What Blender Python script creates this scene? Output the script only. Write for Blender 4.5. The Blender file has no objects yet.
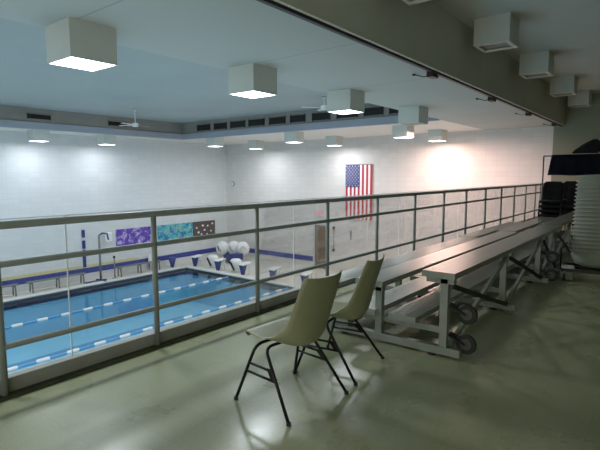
import bpy, bmesh, math, random
from mathutils import Vector, Matrix
random.seed(7)
PI = math.pi
C = bpy.context.scene.collection

# ---------------------------------------------------------------- camera
HC = 1.48
cam = bpy.data.cameras.new('camera'); cam.sensor_fit = 'HORIZONTAL'; cam.sensor_width = 36
cam.lens = 474.35/600*36; cam.clip_start = .05; cam.clip_end = 200
co = bpy.data.objects.new('camera', cam); C.objects.link(co)
pi_, ya, ro = math.radians(6.02), math.radians(38.22), math.radians(-.11)
fw = Vector((math.cos(ya)*math.cos(pi_), math.sin(ya)*math.cos(pi_), -math.sin(pi_)))
r = Vector((math.sin(ya), -math.cos(ya), 0)); u = r.cross(fw)
r2 = r*math.cos(ro)+u*math.sin(ro); u2 = u*math.cos(ro)-r*math.sin(ro)
M = Matrix((r2, u2, -fw)).transposed().to_4x4(); M.translation = Vector((0, 0, HC))
co.matrix_world = M
bpy.context.scene.camera = co

# ---------------------------------------------------------------- materials
def lin(c):
    return tuple(((x/255)/12.92 if x/255 <= .04045 else (((x/255)+.055)/1.055)**2.4) for x in c)
def new_mat(name):
    m = bpy.data.materials.new(name); m.use_nodes = True
    nt = m.node_tree; b = nt.nodes['Principled BSDF']
    return m, nt, b
def mat(name, col, rough=.5, metal=0, var=.08, vscale=6, bump=0, bscale=40, spec=.5, emis=None, es=0, stretch=None):
    m, nt, b = new_mat(name)
    c = lin(col)
    tc = nt.nodes.new('ShaderNodeTexCoord')
    n = nt.nodes.new('ShaderNodeTexNoise'); n.inputs['Scale'].default_value = vscale; n.inputs['Detail'].default_value = 4
    if stretch:
        mp = nt.nodes.new('ShaderNodeMapping'); mp.inputs['Scale'].default_value = stretch
        nt.links.new(tc.outputs['Object'], mp.inputs[0]); nt.links.new(mp.outputs[0], n.inputs[0])
    else:
        nt.links.new(tc.outputs['Object'], n.inputs[0])
    cr = nt.nodes.new('ShaderNodeValToRGB')
    cr.color_ramp.elements[0].position = .3; cr.color_ramp.elements[1].position = .7
    cr.color_ramp.elements[0].color = (*[x*(1-var) for x in c], 1)
    cr.color_ramp.elements[1].color = (*[min(1, x*(1+var)) for x in c], 1)
    nt.links.new(n.outputs[0], cr.inputs[0]); nt.links.new(cr.outputs[0], b.inputs['Base Color'])
    b.inputs['Roughness'].default_value = rough; b.inputs['Metallic'].default_value = metal
    b.inputs['Specular IOR Level'].default_value = spec
    if bump:
        n2 = nt.nodes.new('ShaderNodeTexNoise'); n2.inputs['Scale'].default_value = bscale
        nt.links.new(tc.outputs['Object'], n2.inputs[0])
        bp = nt.nodes.new('ShaderNodeBump'); bp.inputs['Strength'].default_value = bump; bp.inputs['Distance'].default_value = .01
        nt.links.new(n2.outputs[0], bp.inputs['Height']); nt.links.new(bp.outputs[0], b.inputs['Normal'])
    if emis:
        b.inputs['Emission Color'].default_value = (*lin(emis), 1); b.inputs['Emission Strength'].default_value = es
    return m
def block_mat(name, col, line, bw, bh, axis, rough=.6, mortar=.012, offset=0.0, lv=.03):
    """painted blocks or panels: a grid of thin joints. axis 'x': wall plane is XZ; 'y': YZ; 'z': XY"""
    m, nt, b = new_mat(name)
    tc = nt.nodes.new('ShaderNodeTexCoord'); sp = nt.nodes.new('ShaderNodeSeparateXYZ'); cb = nt.nodes.new('ShaderNodeCombineXYZ')
    nt.links.new(tc.outputs['Object'], sp.inputs[0])
    a, c2 = {'x': (0, 2), 'y': (1, 2), 'z': (0, 1)}[axis]
    nt.links.new(sp.outputs[a], cb.inputs[0]); nt.links.new(sp.outputs[c2], cb.inputs[1])
    br = nt.nodes.new('ShaderNodeTexBrick'); br.offset = offset; br.squash = 1
    br.inputs['Scale'].default_value = 1; br.inputs['Brick Width'].default_value = bw; br.inputs['Row Height'].default_value = bh
    br.inputs['Mortar Size'].default_value = mortar; br.inputs['Mortar Smooth'].default_value = .4; br.inputs['Bias'].default_value = 0
    c = lin(col)
    br.inputs['Color1'].default_value = (*[x*(1-lv) for x in c], 1); br.inputs['Color2'].default_value = (*[min(1, x*(1+lv)) for x in c], 1)
    br.inputs['Mortar'].default_value = (*lin(line), 1)
    nt.links.new(cb.outputs[0], br.inputs[0])
    nt.links.new(br.outputs[0], b.inputs['Base Color']); b.inputs['Roughness'].default_value = rough
    return m, nt, b, br

MT = {}
MT['wall_x'] = block_mat('painted block along x', (208, 211, 210), (202, 205, 205), .4, .2, 'x')[0]
MT['wall_y'] = block_mat('painted block along y', (212, 208, 202), (205, 201, 195), .4, .2, 'y')[0]
MT['plaster'] = mat('cream soffit plaster', (214, 208, 196), .7, var=.03, vscale=2)
MT['ceil'] = block_mat('ceiling board', (166, 170, 162), (136, 142, 138), 2.65, 9, 'z', .8, .012)[0]
MT['ceil_high'] = mat('high ceiling board', (152, 160, 156), .85, var=.05, vscale=.5)
MT['balc_ceil'] = mat('balcony ceiling paint', (196, 198, 188), .8, var=.04, vscale=1)
MT['beam'] = mat('painted beam', (188, 192, 180), .8, var=.03, vscale=2)
MT['recess'] = mat('taupe recess paint', (140, 138, 130), .8, var=.05, vscale=2)
MT['band'] = mat('blue grey band paint', (150, 158, 168), .6, var=.04, vscale=2)
MT['vent'] = mat('black vent slots', (22, 24, 26), .6)
MT['green_wall'] = block_mat('green grey painted block', (136, 141, 120), (133, 138, 117), .4, .2, 'y', .8, .01)[0]
MT['green_wall_x'] = block_mat('green grey painted block side', (140, 144, 122), (128, 132, 112), .4, .2, 'x', .8, .01)[0]
MT['curb'] = mat('worn concrete curb', (150, 151, 144), .7, var=.12, vscale=5, bump=.3)
MT['joint'] = mat('dark rubber joint', (62, 66, 46), .8, var=.3, vscale=8)
MT['rail'] = mat('painted grey green steel', (132, 139, 134), .5, metal=0, var=.06, vscale=10)
MT['alu'] = mat('brushed aluminium plank', (178, 182, 174), .32, metal=.75, var=.06, vscale=8, stretch=(.2, 14, 14))
MT['alu_frame'] = mat('grey aluminium frame', (150, 156, 148), .45, metal=.5, var=.08, vscale=9)
MT['dark_brace'] = mat('dark steel brace', (46, 48, 44), .5, metal=.5)
MT['rubber'] = mat('grey rubber tread', (38, 38, 36), .6)
MT['hub'] = mat('caster hub steel', (98, 98, 92), .4, metal=.6)
MT['shell'] = mat('olive beige chair shell plastic', (142, 144, 112), .42, var=.04, vscale=5, bump=.05, bscale=200)
MT['shell_pale'] = mat('pale grey chair shell plastic', (150, 156, 142), .45, var=.03)
MT['black_tube'] = mat('black enamel tube', (8, 8, 9), .4, spec=.4)
MT['chrome'] = mat('chrome tube', (190, 190, 190), .2, metal=1)
MT['black_cloth'] = mat('black upholstery', (12, 11, 14), .85, bump=.3)
MT['navy'] = mat('navy cloth', (26, 30, 50), .85, var=.2, vscale=8, bump=.3)
MT['lamp_box'] = mat('white enamel light housing', (196, 202, 194), .55, var=.02)
MT['lamp_on'] = mat('glowing cool diffuser', (255, 255, 255), .5, emis=(232, 236, 255), es=9)
MT['lamp_warm'] = mat('glowing warm diffuser', (255, 250, 245), .5, emis=(255, 226, 214), es=9)
MT['lamp_off'] = mat('unlit grey diffuser', (118, 122, 110), .5, var=.1, vscale=20)
MT['lamp_rim'] = mat('pale light rim', (214, 212, 194), .5)
MT['fan'] = mat('white fan enamel', (206, 212, 210), .5)
MT['track'] = mat('black curtain track', (34, 36, 36), .5, metal=.3)
MT['bracket'] = mat('dark red brown bracket', (48, 38, 36), .5, metal=.3)
MT['blue_trim'] = block_mat('blue tile stripe on long wall', (48, 60, 140), (80, 90, 150), .2, .1, 'x', .35)[0]
MT['blue_trim_y'] = block_mat('blue tile stripe on end wall', (52, 62, 142), (80, 90, 150), .2, .1, 'y', .35)[0]
MT['yellow_trim'] = block_mat('pale yellow tile dado', (206, 200, 150), (186, 180, 140), .2, .2, 'x', .5)[0]
MT['deck'] = block_mat('pale deck tile', (204, 202, 192), (186, 184, 176), .3, .3, 'z', .45, .012)[0]
MT['coping'] = mat('pool coping stone', (206, 208, 202), .5, var=.05)
MT['gutter'] = mat('dark gutter line', (60, 70, 80), .5)
MT['white_plastic'] = mat('white plastic', (222, 224, 222), .45, var=.02)
MT['blue_plastic'] = mat('blue plastic', (34, 52, 118), .45)
MT['rope_blue'] = mat('steel blue floats', (88, 150, 196), .45)
MT['black'] = mat('black paint', (14, 14, 16), .5)
MT['wood'] = None
MT['red'] = mat('flag red', (186, 44, 54), .7, var=.05); MT['white'] = mat('flag white', (232, 228, 226), .7, var=.02)
MT['flag_blue'] = mat('flag blue', (52, 60, 116), .7, var=.05)
MT['pink_sign'] = mat('glowing sign red', (240, 120, 130), .5, emis=(255, 60, 80), es=.5)
MT['sign_face'] = mat('sign face', (236, 196, 196), .5)
MT['grey_steel'] = mat('grey steel', (120, 124, 122), .45, metal=.4)
MT['maroon'] = mat('maroon fabric', (128, 44, 66), .8)

def wood_lattice():
    m, nt, b = new_mat('brown lattice wood')
    tc = nt.nodes.new('ShaderNodeTexCoord'); sp = nt.nodes.new('ShaderNodeSeparateXYZ'); cb = nt.nodes.new('ShaderNodeCombineXYZ')
    nt.links.new(tc.outputs['Object'], sp.inputs[0]); nt.links.new(sp.outputs[1], cb.inputs[0]); nt.links.new(sp.outputs[2], cb.inputs[1])
    br = nt.nodes.new('ShaderNodeTexBrick'); br.inputs['Scale'].default_value = 1
    br.inputs['Brick Width'].default_value = .16; br.inputs['Row Height'].default_value = .09; br.inputs['Mortar Size'].default_value = .014
    br.inputs['Color1'].default_value = (*lin((122, 98, 76)), 1); br.inputs['Color2'].default_value = (*lin((146, 122, 98)), 1); br.inputs['Mortar'].default_value = (*lin((84, 64, 50)), 1)
    nt.links.new(cb.outputs[0], br.inputs[0]); nt.links.new(br.outputs[0], b.inputs['Base Color']); b.inputs['Roughness'].default_value = .6
    return m
MT['wood'] = wood_lattice()

def mural_mat(name, stops, scale, seed, detail=3.0, dist=1.0):
    """mottled painted tiles"""
    m, nt, b = new_mat(name)
    tc = nt.nodes.new('ShaderNodeTexCoord'); mp = nt.nodes.new('ShaderNodeMapping'); mp.inputs['Location'].default_value = (seed, seed*.7, seed*.3)
    n = nt.nodes.new('ShaderNodeTexNoise'); n.inputs['Scale'].default_value = scale; n.inputs['Detail'].default_value = detail; n.inputs['Distortion'].default_value = dist
    cr = nt.nodes.new('ShaderNodeValToRGB'); cr.color_ramp.interpolation = 'LINEAR'
    while len(cr.color_ramp.elements) < len(stops): cr.color_ramp.elements.new(.5)
    for e, (p_, c_) in zip(cr.color_ramp.elements, stops): e.position = p_; e.color = (*lin(c_), 1)
    nt.links.new(tc.outputs['Object'], mp.inputs[0]); nt.links.new(mp.outputs[0], n.inputs[0]); nt.links.new(n.outputs[0], cr.inputs[0])
    nt.links.new(cr.outputs[0], b.inputs['Base Color']); b.inputs['Roughness'].default_value = .5
    return m
MT['mural_purple'] = mural_mat('purple mural paint', [(.3, (60, 40, 130)), (.47, (92, 62, 166)), (.56, (128, 104, 190)), (.62, (210, 200, 230)), (.68, (84, 60, 150))], 4.2, 3)
MT['mural_teal'] = mural_mat('teal mural paint', [(.3, (30, 92, 140)), (.44, (46, 140, 176)), (.52, (80, 180, 190)), (.58, (150, 200, 160)), (.64, (54, 110, 170)), (.72, (200, 150, 170))], 4.5, 9)
MT['mural_brown'] = mat('brown mural board', (86, 72, 68), .6, var=.2, vscale=5)

def floor_mat():
    m, nt, b = new_mat('waxed green grey vinyl tile')
    N = nt.nodes; L = nt.links
    tc = N.new('ShaderNodeTexCoord')
    br = N.new('ShaderNodeTexBrick'); br.offset = 0; br.inputs['Scale'].default_value = 1
    br.inputs['Brick Width'].default_value = .305; br.inputs['Row Height'].default_value = .305; br.inputs['Mortar Size'].default_value = .0022; br.inputs['Mortar Smooth'].default_value = .5
    br.inputs['Color1'].default_value = (*lin((145, 149, 116)), 1); br.inputs['Color2'].default_value = (*lin((149, 153, 120)), 1); br.inputs['Mortar'].default_value = (*lin((134, 138, 106)), 1)
    L.new(tc.outputs['Object'], br.inputs[0])
    n = N.new('ShaderNodeTexNoise'); n.inputs['Scale'].default_value = 1.6; n.inputs['Detail'].default_value = 6; L.new(tc.outputs['Object'], n.inputs[0])
    n3 = N.new('ShaderNodeTexNoise'); n3.inputs['Scale'].default_value = 45; n3.inputs['Detail'].default_value = 3; L.new(tc.outputs['Object'], n3.inputs[0])
    mr = N.new('ShaderNodeMapRange'); mr.inputs[1].default_value = .1; mr.inputs[2].default_value = .9; mr.inputs[3].default_value = .84; mr.inputs[4].default_value = 1.12
    L.new(n.outputs[0], mr.inputs[0])
    mr2 = N.new('ShaderNodeMapRange'); mr2.inputs[1].default_value = .3; mr2.inputs[2].default_value = .7; mr2.inputs[3].default_value = .93; mr2.inputs[4].default_value = 1.05
    L.new(n3.outputs[0], mr2.inputs[0])
    mm = N.new('ShaderNodeMath'); mm.operation = 'MULTIPLY'; L.new(mr.outputs[0], mm.inputs[0]); L.new(mr2.outputs[0], mm.inputs[1])
    vm = N.new('ShaderNodeVectorMath'); vm.operation = 'SCALE'; L.new(br.outputs[0], vm.inputs[0]); L.new(mm.outputs[0], vm.inputs['Scale'])
    L.new(vm.outputs[0], b.inputs['Base Color'])
    n2 = N.new('ShaderNodeTexNoise'); n2.inputs['Scale'].default_value = 2.6; n2.inputs['Detail'].default_value = 4; L.new(tc.outputs['Object'], n2.inputs[0])
    m3 = N.new('ShaderNodeMapRange'); m3.inputs[1].default_value = .1; m3.inputs[2].default_value = .9; m3.inputs[3].default_value = .20; m3.inputs[4].default_value = .42
    L.new(n2.outputs[0], m3.inputs[0]); L.new(m3.outputs[0], b.inputs['Roughness'])
    n4 = N.new('ShaderNodeTexNoise'); n4.inputs['Scale'].default_value = 7; n4.inputs['Detail'].default_value = 2; L.new(tc.outputs['Object'], n4.inputs[0])
    bp = N.new('ShaderNodeBump'); bp.inputs['Strength'].default_value = .05; bp.inputs['Distance'].default_value = .02
    L.new(n4.outputs[0], bp.inputs['Height']); L.new(bp.outputs[0], b.inputs['Normal'])
    b.inputs['Specular IOR Level'].default_value = .55
    return m
MT['floor'] = floor_mat()

def water_mat():
    m = bpy.data.materials.new('pool water surface'); m.use_nodes = True; nt = m.node_tree; N = nt.nodes; L = nt.links
    N.clear()
    out = N.new('ShaderNodeOutputMaterial'); mix = N.new('ShaderNodeMixShader'); tr = N.new('ShaderNodeBsdfTransparent'); gl = N.new('ShaderNodeBsdfGlossy')
    tr.inputs[0].default_value = (.86, .955, .98, 1); gl.inputs['Roughness'].default_value = .06; gl.inputs[0].default_value = (.75, .88, 1, 1)
    fr = N.new('ShaderNodeFresnel'); fr.inputs[0].default_value = 1.33
    tc = N.new('ShaderNodeTexCoord'); n = N.new('ShaderNodeTexNoise'); n.inputs['Scale'].default_value = 2.2; n.inputs['Detail'].default_value = 3
    bp = N.new('ShaderNodeBump'); bp.inputs['Strength'].default_value = .25; bp.inputs['Distance'].default_value = .05
    L.new(tc.outputs['Object'], n.inputs[0]); L.new(n.outputs[0], bp.inputs['Height']); L.new(bp.outputs[0], gl.inputs['Normal']); L.new(bp.outputs[0], fr.inputs['Normal'])
    L.new(fr.outputs[0], mix.inputs[0]); L.new(tr.outputs[0], mix.inputs[1]); L.new(gl.outputs[0], mix.inputs[2]); L.new(mix.outputs[0], out.inputs[0])
    return m
MT['water'] = water_mat()
def basin_mat():
    m, nt, b = new_mat('pool basin blue plaster'); N = nt.nodes; L = nt.links
    tc = N.new('ShaderNodeTexCoord'); sp = N.new('ShaderNodeSeparateXYZ'); L.new(tc.outputs['Object'], sp.inputs[0])
    # dark lane lines running along x, one per lane (lane width 1.9)
    def math_(op, a, b_=None):
        n = N.new('ShaderNodeMath'); n.operation = op
        for i, v in enumerate((a, b_)):
            if v is None: continue
            if isinstance(v, (int, float)): n.inputs[i].default_value = v
            else: L.new(v, n.inputs[i])
        return n.outputs[0]
    sh = math_('ADD', sp.outputs[1], -11.6+19*3)
    md = math_('MODULO', sh, 1.9)
    d = math_('ABSOLUTE', math_('SUBTRACT', md, .95))
    line = math_('LESS_THAN', d, .14)
    inx = math_('LESS_THAN', sp.outputs[0], 12.6)
    ln = math_('MULTIPLY', line, inx)
    n = N.new('ShaderNodeTexNoise'); n.inputs['Scale'].default_value = 1.1; n.inputs['Detail'].default_value = 4; L.new(tc.outputs['Object'], n.inputs[0])
    cr = N.new('ShaderNodeValToRGB'); cr.color_ramp.elements[0].position = .3; cr.color_ramp.elements[1].position = .7
    cr.color_ramp.elements[0].color = (*lin((136, 200, 222)), 1); cr.color_ramp.elements[1].color = (*lin((152, 212, 230)), 1)
    L.new(n.outputs[0], cr.inputs[0])
    mx = N.new('ShaderNodeMixRGB'); L.new(ln, mx.inputs[0]); L.new(cr.outputs[0], mx.inputs[1]); mx.inputs[2].default_value = (*lin((92, 155, 196)), 1)
    L.new(mx.outputs[0], b.inputs['Base Color']); b.inputs['Roughness'].default_value = .8
    L.new(mx.outputs[0], b.inputs['Emission Color']); b.inputs['Emission Strength'].default_value = 0.0
    return m
MT['basin'] = basin_mat()
def acrylic():
    m = bpy.data.materials.new('clear acrylic'); m.use_nodes = True; nt = m.node_tree; N = nt.nodes; L = nt.links
    N.clear()
    out = N.new('ShaderNodeOutputMaterial'); mix = N.new('ShaderNodeMixShader'); tr = N.new('ShaderNodeBsdfTransparent'); gl = N.new('ShaderNodeBsdfGlossy')
    tr.inputs[0].default_value = (.955, .965, .96, 1); gl.inputs['Roughness'].default_value = .03
    lw = N.new('ShaderNodeFresnel'); lw.inputs[0].default_value = 1.35
    mu = N.new('ShaderNodeMath'); mu.operation = 'MULTIPLY'; mu.inputs[1].default_value = .45
    tc = N.new('ShaderNodeTexCoord'); n = N.new('ShaderNodeTexNoise'); n.inputs['Scale'].default_value = 3
    df = N.new('ShaderNodeBsdfDiffuse'); df.inputs[0].default_value = (.8, .82, .8, 1); m2 = N.new('ShaderNodeMixShader')
    mr = N.new('ShaderNodeMapRange'); mr.inputs[3].default_value = .012; mr.inputs[4].default_value = .016
    L.new(tc.outputs['Object'], n.inputs[0]); L.new(n.outputs[0], mr.inputs[0]); L.new(mr.outputs[0], m2.inputs[0])
    L.new(tr.outputs[0], m2.inputs[1]); L.new(df.outputs[0], m2.inputs[2])
    L.new(lw.outputs[0], mu.inputs[0]); L.new(mu.outputs[0], mix.inputs[0]); L.new(m2.outputs[0], mix.inputs[1]); L.new(gl.outputs[0], mix.inputs[2]); L.new(mix.outputs[0], out.inputs[0])
    return m
MT['acrylic'] = acrylic()
MT['acrylic_edge'] = mat('acrylic edge strip', (200, 206, 206), .4)

# ---------------------------------------------------------------- mesh helpers
def box(bm, x0, x1, y0, y1, z0, z1, bev=0, mi=0):
    vs = [bm.verts.new((x, y, z)) for x in (x0, x1) for y in (y0, y1) for z in (z0, z1)]
    fs = [(0, 1, 3, 2), (4, 6, 7, 5), (0, 4, 5, 1), (2, 3, 7, 6), (0, 2, 6, 4), (1, 5, 7, 3)]
    faces = [bm.faces.new([vs[i] for i in f]) for f in fs]
    for f in faces: f.material_index = mi
    if bev:
        es = list({e for f in faces for e in f.edges})
        g = bmesh.ops.bevel(bm, geom=es, offset=bev, segments=2, profile=.5, affect='EDGES')
        for f in g['faces']: f.material_index = mi
def tube(bm, pts, rad, seg=10, cap=True, mi=0, smooth=True):
    pts = [Vector(p) for p in pts]; rings = []
    n = len(pts); rads = rad if isinstance(rad, (list, tuple)) else [rad]*n
    prev = None
    for i, p in enumerate(pts):
        t = (pts[min(i+1, n-1)]-pts[max(i-1, 0)]).normalized()
        if prev is None:
            a = Vector((0, 0, 1)) if abs(t.z) < .9 else Vector((1, 0, 0))
            s = t.cross(a).normalized()
        else:
            s = (prev - t*prev.dot(t)).normalized()
        prev = s; q = t.cross(s)
        rings.append([bm.verts.new(p+(s*math.cos(2*PI*k/seg)+q*math.sin(2*PI*k/seg))*rads[i]) for k in range(seg)])
    for a, b in zip(rings, rings[1:]):
        for k in range(seg):
            f = bm.faces.new((a[k], a[(k+1) % seg], b[(k+1) % seg], b[k])); f.smooth = smooth; f.material_index = mi
    if cap:
        f = bm.faces.new(rings[0][::-1]); f.material_index = mi
        f = bm.faces.new(rings[-1]); f.material_index = mi
def bar(bm, a, b, w, h, up=(0, 0, 1), mi=0):
    """rectangular bar from a to b, w across, h along up"""
    a, b, up = Vector(a), Vector(b), Vector(up); t = (b-a).normalized(); s = t.cross(up).normalized(); q = s.cross(t)
    v = [bm.verts.new(p+s*i*w/2+q*j*h/2) for p in (a, b) for i, j in ((-1, -1), (1, -1), (1, 1), (-1, 1))]
    for f in ((0, 1, 2, 3), (7, 6, 5, 4), (0, 4, 5, 1), (1, 5, 6, 2), (2, 6, 7, 3), (3, 7, 4, 0)):
        fc = bm.faces.new([v[i] for i in f]); fc.material_index = mi
def bend(p0, p1, p2, rr, n=5):
    """round the corner p1"""
    p0, p1, p2 = map(Vector, (p0, p1, p2)); a = p1+(p0-p1).normalized()*rr; b = p1+(p2-p1).normalized()*rr
    return [((1-t)**2)*a+2*t*(1-t)*p1+t*t*b for t in [i/n for i in range(n+1)]]
def quad(bm, pts, mi=0):
    f = bm.faces.new([bm.verts.new(p) for p in pts]); f.material_index = mi; return f
def cyl(bm, c, axis, rad, depth, seg=24, mi=0, bev=0):
    c = Vector(c); ax = Vector(axis).normalized()
    if bev:
        tube(bm, [c-ax*depth/2, c-ax*(depth/2-bev*.3), c-ax*(depth/2-bev), c+ax*(depth/2-bev), c+ax*(depth/2-bev*.3), c+ax*depth/2],
             [rad-bev, rad-bev*.3, rad, rad, rad-bev*.3, rad-bev], seg, mi=mi)
    else:
        tube(bm, [c-ax*depth/2, c+ax*depth/2], rad, seg, mi=mi)
def obj(name, bm, mats, parent=None):
    bmesh.ops.recalc_face_normals(bm, faces=bm.faces)
    me = bpy.data.meshes.new(name); bm.to_mesh(me); bm.free()
    for m in (mats if isinstance(mats, (list, tuple)) else [mats]): me.materials.append(m)
    o = bpy.data.objects.new(name, me); C.objects.link(o)
    if parent: o.parent = parent
    return o
def B(): return bmesh.new()
def boxobj(name, dims, m, parent=None, bev=0):
    bm = B(); box(bm, *dims, bev=bev); return obj(name, bm, m, parent)
def tag(o, label, cat, group=None, kind=None):
    o['label'] = label; o['category'] = cat
    if group: o['group'] = group
    if kind: o['kind'] = kind
    return o
def thing(name, label, cat, loc=(0, 0, 0), rz=0, group=None):
    o = bpy.data.objects.new(name, None); C.objects.link(o); o.empty_display_size = .1
    o.location = loc; o.rotation_euler = (0, 0, rz)
    return tag(o, label, cat, group)
def struct(name, bm, m, label=None, cat=None):
    o = obj(name, bm, m); o['kind'] = 'structure'
    if label: o['label'] = label; o['category'] = cat
    return o
def sbox(name, dims, m, bev=0, label=None, cat=None):
    bm = B(); box(bm, *dims, bev=bev); return struct(name, bm, m, label, cat)
def copy_tree(o, parent=None):
    c = o.copy(); C.objects.link(c); c.parent = parent
    for ch in list(o.children): copy_tree(ch, c)
    return c
def dup(root, loc, rz=None, label=None, group=None):
    c = copy_tree(root); c.location = loc
    if rz is not None: c.rotation_euler = (0, 0, rz)
    if label: c['label'] = label
    if group: c['group'] = group
    return c

# ---------------------------------------------------------------- layout numbers
XW, YW = 18.3, 19.6          # end wall with the flag, long wall with the murals
XB, YB = -5.0, -3.6          # walls behind the viewer
D = 3.43                     # railing line
ZD = -3.0                    # pool deck
ZC = 3.13                    # low ceiling
ZH = 3.81                     # recessed high ceiling
ZB = 4.1                     # balcony ceiling
YS, RX, RY = 5.68, 13.85, 17.7   # recess: near edge, end edge, long edge
YBM = 3.05                    # beam face

# ---------------------------------------------------------------- room shell
bm = B(); box(bm, XB, XW, YB, D+.02, -.25, 0); struct('floor', bm, MT['floor'], 'glossy green grey tiled balcony floor', 'floor')
bm = B(); box(bm, XB, XW, D+.02, D+.11, -.45, .12, bev=.006); box(bm, XB, XW, D+.02, D+.2, -.45, -.02); struct('trim_1', bm, MT['curb'], 'grey concrete curb along the balcony edge under the railing', 'curb')
sbox('baseboard_balcony', (XB, XW, D-.045, D+.0199, 0.0005, .022), MT['joint'], label='dark strip where the balcony floor meets the curb', cat='trim')
sbox('wall_under_balcony', (XB, XW, D+.06, D+.2, ZD, -.45), MT['wall_x'])
# end wall: pool part and balcony part
sbox('wall_back', (XW, XW+.2, D-.06, YW+.2, ZD, ZH+.4), MT['wall_y'], label='white tiled end wall behind the flag', cat='wall')
sbox('wall_right', (XW-.0, XW+.2, YB, D-.06, -.3, ZB+.3), MT['green_wall'], label='green grey end wall of the balcony', cat='wall')
sbox('wall_left', (XB, XW, YW, YW+.2, ZD, ZH+.4), MT['wall_x'], label='white tiled long wall across the pool', cat='wall')
sbox('wall_front', (XB-.2, XB, YB, YW+.2, ZD, ZB+.3), MT['wall_y'])
sbox('wall_near', (XB-.2, XW+.2, YB-.2, YB, -.3, ZB+.3), MT['green_wall_x'])
# ceilings
bm = B(); box(bm, XB, XW, YBM+.1, YS, ZC, ZC+.12); struct('ceiling', bm, MT['ceil'], 'pale low ceiling between the beam and the recess', 'ceiling')
sbox('ceiling_high', (XB, RX+.2, YS-.2, RY+.2, ZH, ZH+.1), MT['ceil_high'], label='pale blue high ceiling of the recess over the pool', cat='ceiling')
sbox('ceiling_balcony', (XB, XW, YB, D-.1, ZB, ZB+.1), MT['balc_ceil'], label='grey ceiling above the balcony', cat='ceiling')
bm = B(); box(bm, RX, XW, YS, YW, ZC, ZC+.12); box(bm, XB, RX, RY, YW, ZC, ZC+.12)
struct('ceiling_soffit', bm, MT['plaster'], 'cream soffit around the pool hall walls', 'soffit')
# recess faces: taupe upper face, blue grey band below
bm = B(); box(bm, RX, RX+.1, YS, RY, ZC+.2, ZH); box(bm, XB, RX+.1, RY, RY+.1, ZC+.2, ZH)
struct('trim_2', bm, MT['recess'], 'taupe upright face of the ceiling recess', 'trim')
bm = B(); box(bm, RX-.05, RX+.12, YS, RY-.0, ZC-.04, ZC+.2, bev=.004); box(bm, XB, RX+.12, RY-.05, RY+.12, ZC-.04, ZC+.2, bev=.004)
struct('trim_3', bm, MT['band'], 'blue grey band around the ceiling recess', 'trim')
sbox('trim_4', (XB, RX+.1, YS-.06, YS, ZC+.12, ZH), MT['ceil'])
# beam between balcony and pool hall
bm = B(); box(bm, XB, XW, YBM, YBM+.0999, ZC-.0, ZB+.05, bev=.004)
struct('beam', bm, MT['beam'], 'grey green beam along the balcony ceiling', 'beam')
# vents: one thing each
def vent(name, dims, label, group):
    x0, x1, y0, y1, z0, z1 = dims
    t = thing(name, label, 'vent', ((x0+x1)/2, (y0+y1)/2, z0), group=group)
    cx, cy = (x0+x1)/2, (y0+y1)/2
    bm = B(); box(bm, x0-cx, x1-cx, y0-cy, y1-cy, 0, z1-z0); obj('grille', bm, MT['vent'], t)
    bm = B()
    if x1-x0 < y1-y0:
        for k in range(3): box(bm, -.035, -.025, y0-cy, y1-cy, (z1-z0)*(k+.5)/3-.012, (z1-z0)*(k+.5)/3+.012)
        box(bm, -.035, .0, y0-cy-.02, y0-cy, -.02, z1-z0+.02); box(bm, -.035, .0, y1-cy, y1-cy+.02, -.02, z1-z0+.02)
    else:
        for k in range(3): box(bm, x0-cx, x1-cx, -.035, -.025, (z1-z0)*(k+.5)/3-.012, (z1-z0)*(k+.5)/3+.012)
        box(bm, x0-cx-.02, x0-cx, -.035, 0, -.02, z1-z0+.02); box(bm, x1-cx, x1-cx+.02, -.035, 0, -.02, z1-z0+.02)
    obj('louver', bm, MT['track'], t)
VY = [(16.59,15.8),(15.5,14.78),(14.5,13.7),(13.46,12.66),(12.36,11.6),(11.32,10.66),(10.3,9.57),(9.25,8.45),(8.17,7.5),(7.25,6.7),(6.45,6.0)]
words = ['first', 'second', 'third', 'fourth', 'fifth', 'sixth', 'seventh', 'eighth', 'ninth', 'tenth', 'eleventh', 'twelfth']
for i, (ya_, yb_) in enumerate(VY):
    vent('ceiling_vent', (RX-.03, RX+.01, yb_, ya_, ZC+.28, ZC+.52),
         f'black vent in the ceiling recess above the flag wall, {words[i]} from the far corner', 'vents above the flag wall')
for i, x in enumerate((7.66, 10.66)):
    vent('ceiling_vent', (x-.37, x+.37, RY-.03, RY+.01, ZC+.32, ZC+.47),
         ['black slot vent above the long wall, left of the two', 'black slot vent above the long wall, right of the two'][i], 'vents above the long wall')

# ---------------------------------------------------------------- curtain track and brackets
bm = B(); box(bm, XB, XW-.02, YBM+.045, YBM+.10, ZC-.045, ZC, bev=.003)
o = obj('curtain_track', bm, MT['track']); tag(o, 'long black track running under the beam edge', 'track')
bm = B(); box(bm, XB, XW-.02, YBM-.0, YBM+.045, ZC-.012, ZC, bev=.002)
struct('trim_5', bm, MT['lamp_rim'])
for i, (x, lab) in enumerate(((7.45, 'largest and nearest on the left'), (10.6, 'second from the left'), (13.8, 'third from the left'), (17.2, 'small one beside the end wall'))):
    t = thing('track_bracket', f'dark bracket hanging from the ceiling track, {lab}', 'bracket', (x, YBM+.105, ZC-.03), group='track brackets')
    bm = B(); box(bm, -.11, .11, -.05, .06, -.075, .03, bev=.006); obj('clamp', bm, MT['bracket'], t)
    bm = B(); tube(bm, [(0, .06, -.02), (-.02, .14, -.05), (-.04, .22, -.02), (-.05, .3, .0)], .008, 6); cyl(bm, (-.05, .3, 0), (0, 1, 0), .016, .05, 8); obj('rod', bm, MT['track'], t)

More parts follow.
